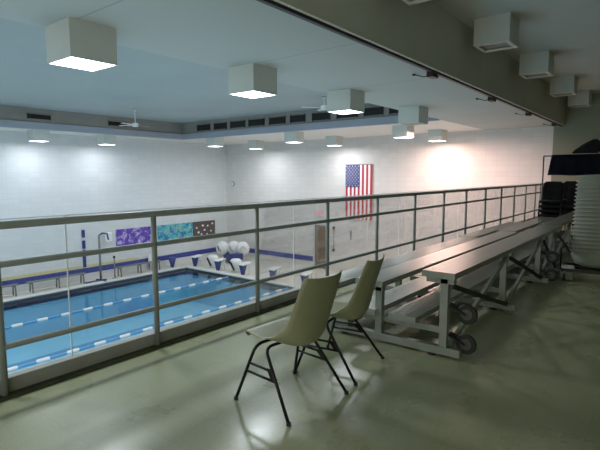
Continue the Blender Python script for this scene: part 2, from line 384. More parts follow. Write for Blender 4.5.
# ---------------------------------------------------------------- box lights
def make_box_light(lit, s=.27, h=.4):
    t = thing('box_light', '', 'ceiling light')
    bm = B()
    for a in ((-s, s, -s, -s+.015), (-s, s, s-.015, s), (-s, -s+.015, -s+.015, s-.015), (s-.015, s, -s+.015, s-.015)):
        box(bm, *a, -h, 0)
    box(bm, -s+.015, s-.015, -s+.015, s-.015, -.04, 0)
    obj('housing', bm, MT['lamp_box'], t)
    if lit:
        bm = B(); box(bm, -s+.016, s-.016, -s+.016, s-.016, -h+.002, -h+.012); obj('diffuser', bm, lit, t)
    else:
        bm = B()
        q = s-.016
        for a in ((-q, q, -q, -q+.05), (-q, q, q-.05, q), (-q, -q+.05, -q+.05, q-.05), (q-.05, q, -q+.05, q-.05)): box(bm, *a, -h-.004, -h+.02)
        obj('frame', bm, MT['lamp_rim'], t)
        bm = B(); box(bm, -q+.05, q-.05, -q+.05, q-.05, -h+.03, -h+.04); obj('diffuser', bm, MT['lamp_off'], t)
    return t
def lamp(name, loc, power, col, size=.45, spread=PI):
    l = bpy.data.lights.new(name, 'AREA'); l.shape = 'SQUARE'; l.size = size; l.energy = power; l.color = col; l.spread = spread
    o = bpy.data.objects.new(name, l); C.objects.link(o); o.location = loc; return o
COOL = (.86, .92, 1.0); WARM = (1.0, .68, .58); NEU = (.96, .96, 1.0)
P0 = 84
main = make_box_light(MT['lamp_on'])
main.location = (2.83, 5.36, ZC); main['label'] = 'glowing box light nearest on the left, largest in view'; main['group'] = 'lit box lights in the row over the near side of the pool'
lamp('area_light', (2.83, 5.36, ZC-.42), P0*1.1, COOL, spread=2.5)
for x, lab in ((5.52, 'glowing box light, second in the near row over the pool'), (8.2, 'glowing box light, third in the near row over the pool')):
    dup(main, (x, 5.28, ZC), label=lab)
    lamp('area_light', (x, 5.28, ZC-.42), P0*1.1, COOL, spread=2.5)
lo4 = make_box_light(MT['lamp_off'])
lo4.location = (11.15, 5.2, ZC); lo4['label'] = 'unlit box light over the pool, fourth and last in the near row'
for x in (.15, -2.6):
    lamp('area_light', (x, 5.3, ZC-.42), P0*1.1, COOL, spread=2.5)
sm = make_box_light(MT['lamp_on'])
spots = [((7.95, 18.5, ZC), COOL, 'small glowing box light over the long wall, leftmost', 'lit box lights along the long wall', .38),
         ((10.6, 18.45, ZC), COOL, 'small glowing box light over the long wall, right of the leftmost', 'lit box lights along the long wall', .38),
         ((14.25, 15.95, ZC), COOL, 'small glowing box light nearest the far corner', 'lit box lights by the flag wall', .7),
         ((16.9, 16.0, ZC), COOL, 'small glowing box light by the flag wall, just right of the far corner', 'lit box lights by the flag wall', .6),
         ((14.5, 11.7, ZC), COOL, 'small glowing box light second along the recess edge', 'lit box lights by the flag wall', .7),
         ((17.2, 11.65, ZC), NEU, 'small glowing box light above the flag', 'lit box lights by the flag wall', .55),
         ((15.0, 7.35, ZC), NEU, 'small glowing box light directly under the last near row light', 'lit box lights by the flag wall', .7)]
for i, (p_, c_, lab, g, k) in enumerate(spots):
    if i == 0: sm.location = p_; sm['label'] = lab; sm['group'] = g
    else: dup(sm, p_, label=lab, group=g)
    lamp('area_light', (p_[0], p_[1], ZC-.42), P0*k, c_)
w = make_box_light(MT['lamp_warm']); w.location = (17.35, 7.1, ZC); w['label'] = 'small warm pinkish box light right of the flag, rightmost lit one'; w['group'] = 'lit box lights by the flag wall'
lamp('area_light', (17.35, 7.1, ZC-.42), P0*.8, (1.0, .66, .56))
lamp('area_light', (15.2, 6.0, ZC-.2), P0*2.8, (1.0, .64, .57), size=1.6)  # added warm lamp without a fixture, spreads the pink glow on the end wall
# lights further left in the hall, out of frame
for x, y in ((3.5, 18.4), (-1, 18.4), (5, 12), (0, 12)):
    lamp('area_light', (x, y, ZC-.42), P0*1.3, COOL)
# unlit lights over the balcony
uo = make_box_light(None, s=.29, h=.44)
for i, (x, lab) in enumerate(((5.62, 'unlit white box light at the top edge of the view'), (8.7, 'unlit white box light over the balcony, largest fully in view'), (11.72, 'unlit box light over the balcony, third along the row'), (14.95, 'unlit box light over the balcony, fourth along the row'), (17.75, 'unlit box light touching the end wall, fifth along the row'))):
    if i == 0: uo.location = (x, 2.56, ZB); uo['label'] = lab; uo['group'] = 'unlit box lights over the balcony'; 
    else: dup(uo, (x, 2.56, ZB), label=lab)
# sprinkler / detector on balcony ceiling
t = thing('ceiling_sprinkler', 'small dark sprinkler on the balcony ceiling near the top right corner', 'sprinkler', (8.0, 1.22, ZB))
bm = B(); cyl(bm, (0, 0, -.01), (0, 0, 1), .07, .02, 20); obj('plate', bm, MT['lamp_off'], t)
bm = B(); tube(bm, [(0, 0, -.02), (0, 0, -.07)], .015, 8); cyl(bm, (0, 0, -.075), (0, 0, 1), .035, .008, 12); obj('head', bm, MT['track'], t)

# ceiling fans
def fan(loc, lab, drop, rot):
    t = thing('ceiling_fan', lab, 'fan', loc, rot, 'white ceiling fans')
    bm = B(); cyl(bm, (0, 0, -.03), (0, 0, 1), .06, .06, 14); obj('mount', bm, MT['fan'], t)
    bm = B(); tube(bm, [(0, 0, -.06), (0, 0, -drop)], .015, 8); obj('rod', bm, MT['fan'], t)
    bm = B(); cyl(bm, (0, 0, -drop-.05), (0, 0, 1), .11, .13, 16, bev=.03); obj('motor', bm, MT['fan'], t)
    for k in range(4):
        a = k*PI/2; bm = B(); c, s = math.cos(a), math.sin(a)
        v = []
        for d_, w_ in ((.1, .03), (.25, .06), (.68, .075), (.7, .05)):
            v.append([(c*d_-s*w_, s*d_+c*w_, -drop-.05+.008), (c*d_+s*w_, s*d_-c*w_, -drop-.05-.008)])
        for a_, b_ in zip(v, v[1:]):
            quad(bm, [a_[0], a_[1], b_[1], b_[0]])
        r_ = bmesh.ops.solidify(bm, geom=bm.faces[:], thickness=.008)
        obj('blade', bm, MT['fan'], t)
fan((9.85, 15.2, ZH), 'white ceiling fan hanging from the recess above the long wall', .5, .3)
fan((11.85, 8.4, ZH), 'white ceiling fan partly behind the third near row box light', .28, .9)

# ---------------------------------------------------------------- pool deck and pool
PX0, PX1, PY0, PY1 = -4.5, 14.45, 5.2, 18.45
bm = B()
box(bm, PX1+.0, XW, D+.2, YW, ZD-.3, ZD); box(bm, XB, PX1, PY1, YW, ZD-.3, ZD); box(bm, XB, PX1, D+.2, PY0, ZD-.3, ZD); box(bm, XB, PX0, PY0, PY1, ZD-.3, ZD)
struct('floor_deck', bm, MT['deck'], 'pale tiled pool deck', 'floor')
bm = B()
c_ = .32
box(bm, PX1-.02, PX1+c_, PY0-c_, PY1+c_, ZD, ZD+.05, bev=.01); box(bm, PX0-c_, PX1-.02, PY1-.02, PY1+c_, ZD, ZD+.05, bev=.01); box(bm, PX0-c_, PX1-.02, PY0-c_, PY0+.02, ZD, ZD+.05, bev=.01)
struct('trim_6', bm, MT['coping'], 'grey coping around the pool edge', 'coping')
bm = B()
ZW, ZBT = -3.06, -4.6
box(bm, PX0, PX1, PY0, PY1, ZBT-.1, ZBT); box(bm, PX1, PX1+.1, PY0, PY1, ZBT, ZD-.0); box(bm, PX0-.1, PX0, PY0, PY1, ZBT, ZD); box(bm, PX0, PX1, PY1, PY1+.1, ZBT, ZD-.0); box(bm, PX0, PX1, PY0-.1, PY0, ZBT, ZD)
struct('pool_basin', bm, MT['basin'], 'blue pool basin with dark lane lines', 'pool')
bm = B(); box(bm, PX1-.03, PX1, PY0, PY1, ZW-.03, ZD); box(bm, PX0, PX1-.03, PY1-.03, PY1, ZW-.03, ZD)
struct('trim_7', bm, MT['gutter'])
bm = B(); quad(bm, [(PX0, PY0, ZW), (PX1-.03, PY0, ZW), (PX1-.03, PY1-.03, ZW), (PX0, PY1-.03, ZW)])
struct('water', bm, MT['water'], 'still light blue pool water', 'water')
# lane ropes
for y, lab in ((11.95, 'white and blue lane rope just beyond the balcony curb'), (15.4, 'white and blue lane rope across the middle of the pool')):
    t = thing('lane_rope', lab, 'lane rope', (0, y, ZW+.02), group='lane ropes')
    bm = B(); tube(bm, [(PX0+.1, 0, 0), (PX1-.05, 0, 0)], .012, 6); obj('cable', bm, MT['grey_steel'], t)
    bm = B(); pts, rads, x, k, segs = [], [], PX0+.4, 0, []
    while x < PX1-.4:
        l_ = .32 if k % 2 == 0 else .42; R_ = .05 if k % 2 == 0 else .036
        for q_, rr_ in ((.0, .02), (.02, R_), (l_-.02, R_)): pts.append((x+q_, 0, 0)); rads.append(rr_); segs.append(k % 2)
        x += l_; k += 1
    tube(bm, pts, rads, 10); bm.faces.ensure_lookup_table()
    for fi, f_ in enumerate(bm.faces):
        if fi//10 < len(segs): f_.material_index = segs[fi//10]
    obj('floats', bm, [MT['white_plastic'], MT['rope_blue']], t)

# stripes, dado
sbox('trim_8', (XB, XW-.02, YW-.015, YW, -2.70, -2.46), MT['blue_trim'], label='blue tile stripe low on the long wall', cat='trim')
sbox('trim_9', (XW-.015, XW, 13.62, YW-.015, -2.70, -2.46), MT['blue_trim_y'], label='blue tile stripe low on the end wall', cat='trim')
sbox('trim_10', (XB, 12.6, YW-.012, YW, -2.46, -2.33), MT['yellow_trim'], label='pale yellow tile band above the blue stripe', cat='trim')

# murals on the long wall
def mural(x0, x1, m, lab, spots=False):
    z0, z1 = -1.74, -.95; cx = (x0+x1)/2
    t = thing('wall_mural', lab, 'mural', (cx, YW, z0), group='painted murals on the long wall'); hw = (x1-x0)/2
    bm = B(); box(bm, -hw, hw, -.04, 0, 0, z1-z0, bev=.004); obj('painted_panel', bm, m, t)
    if spots:
        random.seed(4)
        for (px, pz) in ((.12, .6), (.42, .72), (.66, .66), (.2, .28), (.5, .4), (.82, .3), (.34, .14), (.9, .8), (.62, .12)):
            n = 9; rr = random.uniform(.05, .1); vs = []
            for k in range(n):
                a = 2*PI*k/n; q = rr*random.uniform(.75, 1.15)
                vs.append(((px*2-1)*hw*.92+math.cos(a)*q, -.044, pz*(z1-z0)+math.sin(a)*q*.8))
            bm = B(); quad(bm, vs); obj('pale_shape', bm, MT['white'], t)
mural(11.5, 13.6, MT['mural_purple'], 'purple mottled mural panel on the long wall')
mural(13.7, 15.82, MT['mural_teal'], 'teal blue mottled mural panel in the middle of the three')
mural(15.86, 17.35, MT['mural_brown'], 'dark brown mural with pale shapes near the far corner', True)

# flag, hung vertically on the end wall
FY1, FY0, FZ1, FZ0 = 11.72, 10.36, 1.93, -.52
t = thing('american_flag', 'American flag hung vertically on the end wall', 'flag', (XW-.03, (FY0+FY1)/2, FZ0))
W = FY1-FY0; Hh = FZ1-FZ0; sw = W/13
bm = B()
for k in range(13):
    ya_, yb_ = W/2-k*sw, W/2-(k+1)*sw
    nz = 10
    for j in range(nz):
        za, zb = Hh*j/nz, Hh*(j+1)/nz
        fx = lambda y, z: -.02-.012*math.sin(y*9+z*.8)*(1-z/Hh*.6)
        f = quad(bm, [(fx(ya_, za), ya_, za), (fx(yb_, za), yb_, za), (fx(yb_, zb), yb_, zb), (fx(ya_, zb), ya_, zb)], 0 if k % 2 == 0 else 1)
obj('stripes', bm, [MT['red'], MT['white']], t)
cw, chh = sw*7, Hh*.4
ca = boxobj('canton', (-.05, -.04, W/2-cw, W/2, Hh-chh, Hh), MT['flag_blue'], t)
bm = B()
for rr in range(11):
    for cc in range(9):
        if (rr+cc) % 2: continue
        cy, cz = W/2-cw*(cc+.8)/9.6, Hh-chh*(rr+.8)/11.6
        pts = []
        for k in range(10):
            a = PI/2+k*PI/5; q = .036 if k % 2 == 0 else .016
            pts.append((-.053, cy+math.cos(a)*q, cz+math.sin(a)*q))
        quad(bm, pts)
obj('stars', bm, MT['white'], ca)
bm = B(); tube(bm, [(-.03, -W/2-.03, Hh+.005), (-.03, W/2+.03, Hh+.005)], .012, 8); obj('hanging_rod', bm, MT['grey_steel'], t)

# brown door with exit sign
t = thing('door_1', 'brown lattice wood door in the end wall under the exit sign', 'door', (XW-.03, 13.13, ZD)); t['kind'] = 'structure'
boxobj('door_leaf', (-.02, .02, -.33, .33, .02, 2.1), MT['wood'], t)
bm = B(); box(bm, -.04, .02, -.39, -.33, 0, 2.16, bev=.004); box(bm, -.04, .02, .33, .39, 0, 2.16, bev=.004); box(bm, -.04, .02, -.33, .33, 2.1, 2.16, bev=.004); obj('door_frame', bm, MT['lamp_box'], t)
bm = B(); tube(bm, [(-.02, -.26, 1.0), (-.06, -.26, 1.0), (-.06, -.18, 1.0)], .01, 8); obj('door_handle', bm, MT['chrome'], t)
t = thing('exit_sign', 'small pink red EXIT sign above the brown door', 'sign', (XW-.05, 13.2, -.42))
boxobj('sign_box', (-.03, .05, -.19, .19, 0, .22), MT['sign_face'], t, bev=.006)
cu = bpy.data.curves.new('exit_letters', 'FONT'); cu.body = 'EXIT'; cu.size = .16; cu.align_x = 'CENTER'; cu.align_y = 'CENTER'; cu.extrude = .002
tmp = bpy.data.objects.new('exit_letters_outline', cu); C.objects.link(tmp); bpy.context.view_layer.update()
me_ = bpy.data.meshes.new_from_object(tmp.evaluated_get(bpy.context.evaluated_depsgraph_get())); bpy.data.objects.remove(tmp)
lt = bpy.data.objects.new('exit_letters', me_); C.objects.link(lt); lt.parent = t; lt.location = (-.034, 0, .11); lt.rotation_euler = (PI/2, 0, -PI/2); me_.materials.clear(); me_.materials.append(MT['pink_sign'])

# small wall fittings
t = thing('wall_hook_rod', 'thin dark vertical rod with knobs on the end wall under the flag', 'rod', (XW-.04, 12.38, -2.05))
bm = B(); tube(bm, [(0, 0, 0), (0, 0, 1.08)], .014, 8); obj('rod', bm, MT['grey_steel'], t)
for z in (.02, 1.08):
    bm = B(); cyl(bm, (0, 0, z), (1, 0, 0), .06, .07, 14, bev=.01); obj('knob', bm, MT['bracket'], t)
t = thing('wall_thermometer', 'short thin dark fitting on the end wall right of the knobbed rod', 'wall fitting', (XW-.02, 11.45, -1.45))
bm = B(); box(bm, -.02, .02, -.025, .025, 0, .42, bev=.008); obj('case', bm, MT['grey_steel'], t)
t = thing('wall_clock', 'small round clock high on the end wall near the far corner', 'clock', (XW-.02, 19.1, 1.0))
bm = B(); cyl(bm, (0, 0, 0), (1, 0, 0), .13, .05, 20, bev=.01); obj('clock_case', bm, MT['grey_steel'], t)
bm = B(); cyl(bm, (-.03, 0, 0), (1, 0, 0), .1, .006, 20); obj('clock_face', bm, MT['white_plastic'], t)
t = thing('depth_marker_post', 'tall blue banded marker strip on the long wall', 'marker', (10.0, YW-.01, -2.42))
for a, b_ in ((0, .75), (.8, 1.15), (1.28, 1.6)):
    boxobj('blue_band', (-.065, .065, -.03, 0, a, b_), MT['blue_plastic'], t)

# benches along the long wall
def make_bench(L_):
    t = thing('deck_bench', '', 'bench')
    bm = B()
    for y in (-.13, .02): box(bm, 0, L_, y, y+.12, .40, .43, bev=.006)
    obj('seat', bm, MT['grey_steel'], t)
    n = 3
    for k in range(n):
        x = .15+(L_-.3)*k/(n-1); bm = B()
        bar(bm, (x, -.13, 0), (x, -.1, .4), .05, .04, (1, 0, 0)); bar(bm, (x, .13, 0), (x, .1, .4), .05, .04, (1, 0, 0)); bar(bm, (x, -.12, .37), (x, .12, .37), .04, .05)
        obj('leg', bm, MT['grey_steel'], t)
    return t
bn = make_bench(2.3)
for i, (x, lab) in enumerate(((4.9, 'low grey bench by the long wall, leftmost in view'), (7.5, 'low grey bench by the long wall, left of the pool lift'), (11.2, 'low grey bench by the long wall under the purple mural'))):
    if i == 0: bn.location = (x, 19.15, ZD); bn['label'] = lab; bn['group'] = 'benches along the long wall'
    else: dup(bn, (x, 19.15, ZD), label=lab)
# pool lift
t = thing('pool_lift', 'grey pool lift mast with blue arm on the deck by the long wall', 'pool lift', (10.35, 18.95, ZD))
bm = B(); tube(bm, [(0, 0, .05), (0, 0, 1.98)], .045, 10); obj('mast', bm, MT['grey_steel'], t)
bm = B(); tube(bm, [(0, 0, 1.95), (.12, -.05, 2.05), (.3, -.12, 2.02), (.34, -.14, 1.75)], .035, 8); obj('arm', bm, MT['blue_plastic'], t)
bm = B(); box(bm, -.65, .25, -.06, .06, 0, .06, bev=.01); box(bm, -.06, .06, -.45, .3, 0, .06, bev=.01); obj('base', bm, MT['blue_plastic'], t)
bm = B(); box(bm, .55, .85, .4, .55, 1.55, 2.0, bev=.05); obj('seat', bm, MT['white_plastic'], t)
# pool ladder rails near the left edge
t = thing('deck_post', 'slim grey post with a dark top standing between benches', 'post', (11.0, 18.95, ZD))
bm = B(); tube(bm, [(0, 0, .02), (0, 0, .9)], .03, 8); cyl(bm, (0, 0, .01), (0, 0, 1), .12, .02, 16); obj('shaft', bm, MT['grey_steel'], t)
bm = B(); cyl(bm, (0, 0, .95), (0, 0, 1), .05, .1, 12, bev=.01); obj('cap', bm, MT['black'], t)

# starting blocks
def make_block():
    t = thing('starting_block', '', 'starting block')
    def hexa(v):
        bm = B(); vs = [bm.verts.new(p) for p in v]
        for f in ((0, 1, 2, 3), (4, 7, 6, 5), (0, 4, 5, 1), (1, 5, 6, 2), (2, 6, 7, 3), (3, 7, 4, 0)): bm.faces.new([vs[i] for i in f])
        return bm
    obj('pedestal', hexa([(-.06, -.04, 0), (-.06, .06, 0), (.04, .06, 0), (.04, -.04, 0), (-.12, -.15, .46), (-.12, .13, .46), (.1, .13, .46), (.1, -.15, .46)]), MT['blue_plastic'], t)
    bm = hexa([(-.16, -.18, .46), (-.16, .18, .46), (.36, .18, .52), (.36, -.18, .52), (-.16, -.18, .50), (-.16, .18, .50), (.36, .18, .56), (.36, -.18, .56)])
    bmesh.ops.bevel(bm, geom=bm.edges[:], offset=.01, segments=2, affect='EDGES'); obj('platform', bm, MT['white_plastic'], t)
    bm = B(); bar(bm, (.3, -.13, 0), (.27, -.13, .52), .035, .035, (0, 1, 0)); bar(bm, (.3, .13, 0), (.27, .13, .52), .035, .035, (0, 1, 0)); bar(bm, (.29, -.13, .25), (.29, .13, .25), .03, .03); obj('step_frame', bm, MT['white_plastic'], t)
    return t
sb = make_block()
for i, y in enumerate([18.3, 16.65, 15.0, 13.2, 11.5]):
    lab = ['blue and white starting block nearest the far pool corner', 'second starting block from the far pool corner', 'third starting block from the far pool corner, left of the railing post', 'fourth starting block from the far pool corner, right of the railing post', 'starting block seen just above the nearer chair back'][i]
    p_ = (PX1+.45, y, ZD)
    if i == 0: sb.location = p_; sb['label'] = lab; sb['group'] = 'starting blocks at the pool end'
    else: dup(sb, p_, label=lab)
# white lifeguard style tubs between blocks
def make_tub():
    t = thing('deck_tub', '', 'tub')
    bm = B(); n = 18; rings = []
    for (rr, z) in ((.20, 0), (.26, .1), (.31, .4), (.3, .52), (.22, .6), (.05, .63)):
        rings.append([bm.verts.new((math.cos(2*PI*k/n)*rr*.8, math.sin(2*PI*k/n)*rr, z)) for k in range(n)])
    for a, b_ in zip(rings, rings[1:]):
        for k in range(n):
            f = bm.faces.new((a[k], a[(k+1) % n], b_[(k+1) % n], b_[k])); f.smooth = True
    bm.faces.new(rings[0][::-1]); bm.faces.new(rings[-1]); obj('shell', bm, MT['white_plastic'], t)
    bm = B(); bar(bm, (-.27, .12, .5), (-.24, -.12, .12), .02, .12, (0, 1, .5)); obj('black_strap', bm, MT['black'], t)
    return t
tb = make_tub()
for i, (x, y, lab) in enumerate(((15.3, 17.45, 'white tub with a black strap between the first and second starting blocks'), (15.25, 15.8, 'white tub with a black strap between the second and third starting blocks'))):
    if i == 0: tb.location = (x, y, ZD); tb['label'] = lab; tb['group'] = 'white tubs behind the starting blocks'
    else: dup(tb, (x, y, ZD), label=lab)
# little bin at the long deck corner
t = thing('deck_cone', 'blue tapered deck marker on the deck at the pool corner', 'marker', (14.1, 19.05, ZD))
bm = B(); tube(bm, [(0, 0, 0), (0, 0, .12), (0, 0, .5)], [.07, .1, .2], 16); obj('body', bm, MT['blue_plastic'], t)
t = thing('notice_board', 'small white notice standing against the blue stripe of the long wall', 'notice', (13.15, 19.45, ZD))
bm = B(); box(bm, -.12, .12, -.02, .02, .35, .75, bev=.005); obj('face', bm, MT['white_plastic'], t)
bm = B(); box(bm, -.1, -.07, -.03, .03, 0, .36); box(bm, .07, .1, -.03, .03, 0, .36); obj('legs', bm, MT['grey_steel'], t)

# blue cart with white pods in the corner
t = thing('blue_cart', 'low blue cart holding white pods in the far corner', 'cart', (17.2, 18.1, ZD), -.6)
bm = B(); box(bm, -.4, .4, -.95, .95, .18, .28, bev=.02); box(bm, -.4, .4, -.97, -.9, .28, .5, bev=.02); box(bm, -.4, .4, .9, .97, .28, .5, bev=.02); obj('tray', bm, MT['blue_plastic'], t)
for sx in (-.3, .3):
    for sy in (-.8, .8):
        bm = B(); cyl(bm, (sx, sy, .09), (1, 0, 0), .09, .05, 14, bev=.01); obj('wheel', bm, MT['rubber'], t)
def make_pod(vee):
    t = thing('white_pod', '', 'float')
    bm = B(); n = 20; rings = []
    for i in range(9):
        a = -PI/2+PI*i/8; rings.append([bm.verts.new((math.cos(a)*math.cos(2*PI*k/n)*.22, math.cos(a)*math.sin(2*PI*k/n)*.42, math.sin(a)*.45+.45)) for k in range(n)])
    for a, b_ in zip(rings, rings[1:]):
        for k in range(n):
            f = bm.faces.new((a[k], a[(k+1) % n], b_[(k+1) % n], b_[k])); f.smooth = True
    bmesh.ops.remove_doubles(bm, verts=bm.verts, dist=.0005); obj('shell', bm, MT['white_plastic'], t)
    bm = B()
    if vee: bar(bm, (-.215, .2, .4), (-.235, 0.0, .62), .02, .02, (1, 0, 0)); bar(bm, (-.235, 0.0, .62), (-.215, -.2, .4), .02, .02, (1, 0, 0))
    else: bar(bm, (-.2, .26, .56), (-.215, 0.12, .34), .02, .1, (1, 0, 0)); bar(bm, (-.215, 0.12, .34), (-.225, -.03, .28), .02, .06, (1, 0, 0))
    obj('strap', bm, MT['black'] if not vee else MT['grey_steel'], t)
    return t
pd = make_pod(False); pv = make_pod(True)
for i, (a, b_, z, lab) in enumerate(((16.85, 18.6, .29, 'white rounded pod on the left of the blue cart'), (17.15, 18.05, .31, 'white rounded pod in the middle of the blue cart'), (17.4, 17.45, .29, 'white rounded pod on the right of the blue cart, with dark strap'))):
    o_ = pv if i == 2 else (pd if i == 0 else dup(pd, (a, b_, ZD+z)))
    o_.location = (a, b_, ZD+z); o_['label'] = lab; o_['group'] = 'white pods on the blue cart'; o_.rotation_euler = (.25 if i < 2 else -.1, 0, .5+.15*i); o_.scale = (.85, .85, .85)
# maroon folding stool far behind the bleachers
t = thing('deck_stool', 'maroon folding chair on the pool deck seen under the lower rail', 'chair', (16.9, 7.15, ZD), .3)
bm = B(); box(bm, -.25, .25, -.3, .3, .42, .47, bev=.01); obj('seat', bm, MT['maroon'], t)
bm = B(); box(bm, .2, .25, -.3, .3, .55, .95, bev=.01); obj('backrest', bm, MT['maroon'], t)
for sx in (-.22, .22):
    for sy in (-.27, .27):
        bm = B(); tube(bm, [(sx, sy, 0), (sx, sy, .95 if sx > 0 else .44)], .015, 6); obj('leg', bm, MT['grey_steel'], t)

# ---------------------------------------------------------------- railing
rl = thing('guard_railing', 'long grey painted steel railing with three rails along the balcony edge', 'railing', (0, D, 0))
XE = 17.9
for nm, z, rad in (('top_rail', 1.157, .027), ('middle_rail', .90, .022), ('lower_rail', .347, .022)):
    bm = B(); tube(bm, [(XB+.1, 0, z), (XE, 0, z)], rad, 12); obj(nm, bm, MT['rail'], rl)
for x in (-3.85, -2.6, -1.35, -.1, 1.165, 2.36, 3.62, 4.92, 6.2, 7.5, 8.78, 10.02, 11.32, 12.6, 13.85, 15.1, 16.33, 17.0):
    bm = B(); tube(bm, [(x, 0, .0), (x, 0, 1.15)], .0235, 12); obj('post', bm, MT['rail'], rl)
bm = B(); tube(bm, [(XE-.02, 0, 0), (XE-.02, 0, 1.15)], .0235, 12); obj('post', bm, MT['rail'], rl)
# acrylic sheets behind the railing
xs = [-3.85, -1.07, 1.66, 4.34, 7.09, 9.8, 12.5, 15.2, 17.85]
for i in range(len(xs)-1):
    a, b_ = xs[i], xs[i+1]
    t = thing('acrylic_panel', 'clear acrylic sheet behind the railing, ' + ['behind the viewer', 'leftmost in view, past the first post', 'behind the second and third posts', 'left of the flag, behind the chairs', 'behind the bleachers below the flag', 'second last but one before the wall', 'next to last before the wall', 'last before the end wall'][i], 'panel', ((a+b_)/2, D+.085, .12), group='acrylic sheets behind the railing')
    h_ = (b_-a)/2
    bm = B(); box(bm, -h_+.006, h_-.006, -.0025, .0025, 0, 1.07); obj('sheet', bm, MT['acrylic'], t)
    bm = B(); box(bm, -h_+.0, -h_+.007, -.004, .004, 0, 1.07); obj('edge_strip', bm, MT['acrylic_edge'], t)
    bm = B(); box(bm, -h_+.007, h_-.007, -.004, .004, 1.067, 1.072); obj('top_edge', bm, MT['acrylic_edge'], t)

# ---------------------------------------------------------------- bleachers
def make_bleacher(L_, frames, wheels_at):
    t = thing('bleacher', '', 'bleacher')
    def plank(nm, y0, y1, z, x0=0, x1=L_, th=.048):
        bm = B()
        box(bm, x0, x1, y0, y1, z-.008, z, bev=.002)
        box(bm, x0, x1, y0, y0+.008, z-th, z-.008); box(bm, x0, x1, y1-.008, y1, z-th, z-.008)
        for f_ in (.33, .66): box(bm, x0, x1, y0+(y1-y0)*f_-.004, y0+(y1-y0)*f_+.004, z-th+.01, z-.008)
        n = 7
        for k in range(n):
            yy = y0+(y1-y0)*(k+1)/(n+1); box(bm, x0+.002, x1-.002, yy-.006, yy+.006, z, z+.0016)
        o = obj(nm, bm, MT['alu'], t)
        for xx in (x0-.004, x1+.0):
            bm = B(); box(bm, xx, xx+.004, y0-.002, y1+.002, z-th-.002, z+.002); obj('end_cap', bm, MT['alu_frame'], o)
    plank('seat', 1.30, 1.57, .71); plank('seat', 1.93, 2.20, .56); plank('seat', 2.55, 2.82, .42)
    plank('foot_plank', 1.62, 1.87, .30); plank('foot_plank', 2.0, 2.25, .30); plank('foot_plank', 2.28, 2.52, .155)
    for i, x in enumerate(frames):
        bm = B()
        box(bm, x-.03, x+.03, 1.26, 2.9, .02, .085, bev=.004)
        obj('base_runner', bm, MT['alu_frame'], t)
        for y, z in ((1.40, .66), (1.99, .51), (2.64, .37)):
            bm = B(); box(bm, x-.03, x+.03, y-.032, y+.032, .085, z, bev=.004); obj('post', bm, MT['alu_frame'], t)
        bm = B(); bar(bm, (x+.031, 1.44, .21), (x+.031, 2.5, .21), .03, .05); bar(bm, (x, 1.32, .635), (x, 1.55, .635), .06, .045); bar(bm, (x, 1.95, .487), (x, 2.18, .487), .06, .045)
        obj('cross_bar', bm, MT['alu_frame'], t)
        for y in (1.5, 2.35):
            bm = B(); cyl(bm, (x, y, .01), (0, 0, 1), .035, .02, 14); obj('foot_pad', bm, MT['rubber'], t)
    for i in range(len(frames)-1):
        a, b_ = frames[i], frames[i+1]
        bm = B(); bar(bm, (a+.05, 1.365, .09), (b_-.02, 1.365, .62), .03, .045); obj('brace', bm, MT['alu_frame'], t)
        bm = B(); bar(bm, (a+.03, 1.345, .585), (b_-.02, 1.345, .08), .02, .04); obj('brace', bm, MT['dark_brace'], t)
    for x in wheels_at:
        for z in (.37, .125):
            w = B(); cyl(w, (x+.055, 1.235, z), (1, 0, 0), .082, .04, 26, bev=.012); wo = obj('wheel', w, MT['rubber'], t)
            w = B(); cyl(w, (x+.055, 1.235, z), (1, 0, 0), .048, .046, 20, bev=.006); cyl(w, (x+.055, 1.235, z), (1, 0, 0), .014, .07, 10); obj('hub', w, MT['hub'], wo)
            w = B(); bar(w, (x+.03, 1.38, z+.06), (x+.03, 1.235, z), .012, .04, (1, 0, 0)); bar(w, (x+.085, 1.38, z+.06), (x+.085, 1.235, z), .012, .04, (1, 0, 0)); obj('caster_fork', w, MT['dark_brace'], t)
    return t
b1 = make_bleacher(4.52, [.07, 1.75, 3.42, 4.4], [.07, 3.42]); b1.location = (3.6, 0, 0)
b1['label'] = 'aluminium bleacher nearest the viewer, with wheels at its end'; b1['group'] = 'aluminium bleachers along the railing'
b2 = make_bleacher(3.15, [.1, 1.6, 3.05], []); b2.location = (8.16, .07, .0)
b2['label'] = 'aluminium bleacher farther away, in front of the black chairs'; b2['group'] = 'aluminium bleachers along the railing'

# ---------------------------------------------------------------- shell chairs
def shell_mesh(bm, prof, nu=14, solid=.007):
    """prof rows: (y, z, half width, edge lift (y,z))"""
    # smooth the profile by Catmull-Rom
    P_ = [Vector(p[:2]+(p[2], p[3], p[4])[0:0]) if False else p for p in prof]
    rows = []
    n = len(P_)
    for i in range(n-1):
        p0, p1, p2, p3 = P_[max(i-1, 0)], P_[i], P_[i+1], P_[min(i+2, n-1)]
        for j in range(5):
            t = j/5
            rows.append([.5*((2*b_)+(-a+c)*t+(2*a-5*b_+4*c-d_)*t*t+(-a+3*b_-3*c+d_)*t**3) for a, b_, c, d_ in zip(p0, p1, p2, p3)])
    rows.append(list(P_[-1]))
    grid = []
    for (y, z, hw, ly, lz) in rows:
        row = []
        for k in range(nu+1):
            s = -1+2*k/nu; q = abs(s)**2.6
            row.append(bm.verts.new((s*hw, y+ly*q, z+lz*q)))
        grid.append(row)
    for a, b_ in zip(grid, grid[1:]):
        for k in range(nu):
            f = bm.faces.new((a[k], a[k+1], b_[k+1], b_[k])); f.smooth = True
    bmesh.ops.recalc_face_normals(bm, faces=bm.faces)
    bmesh.ops.solidify(bm, geom=bm.faces[:], thickness=solid)
    for f in bm.faces: f.smooth = True
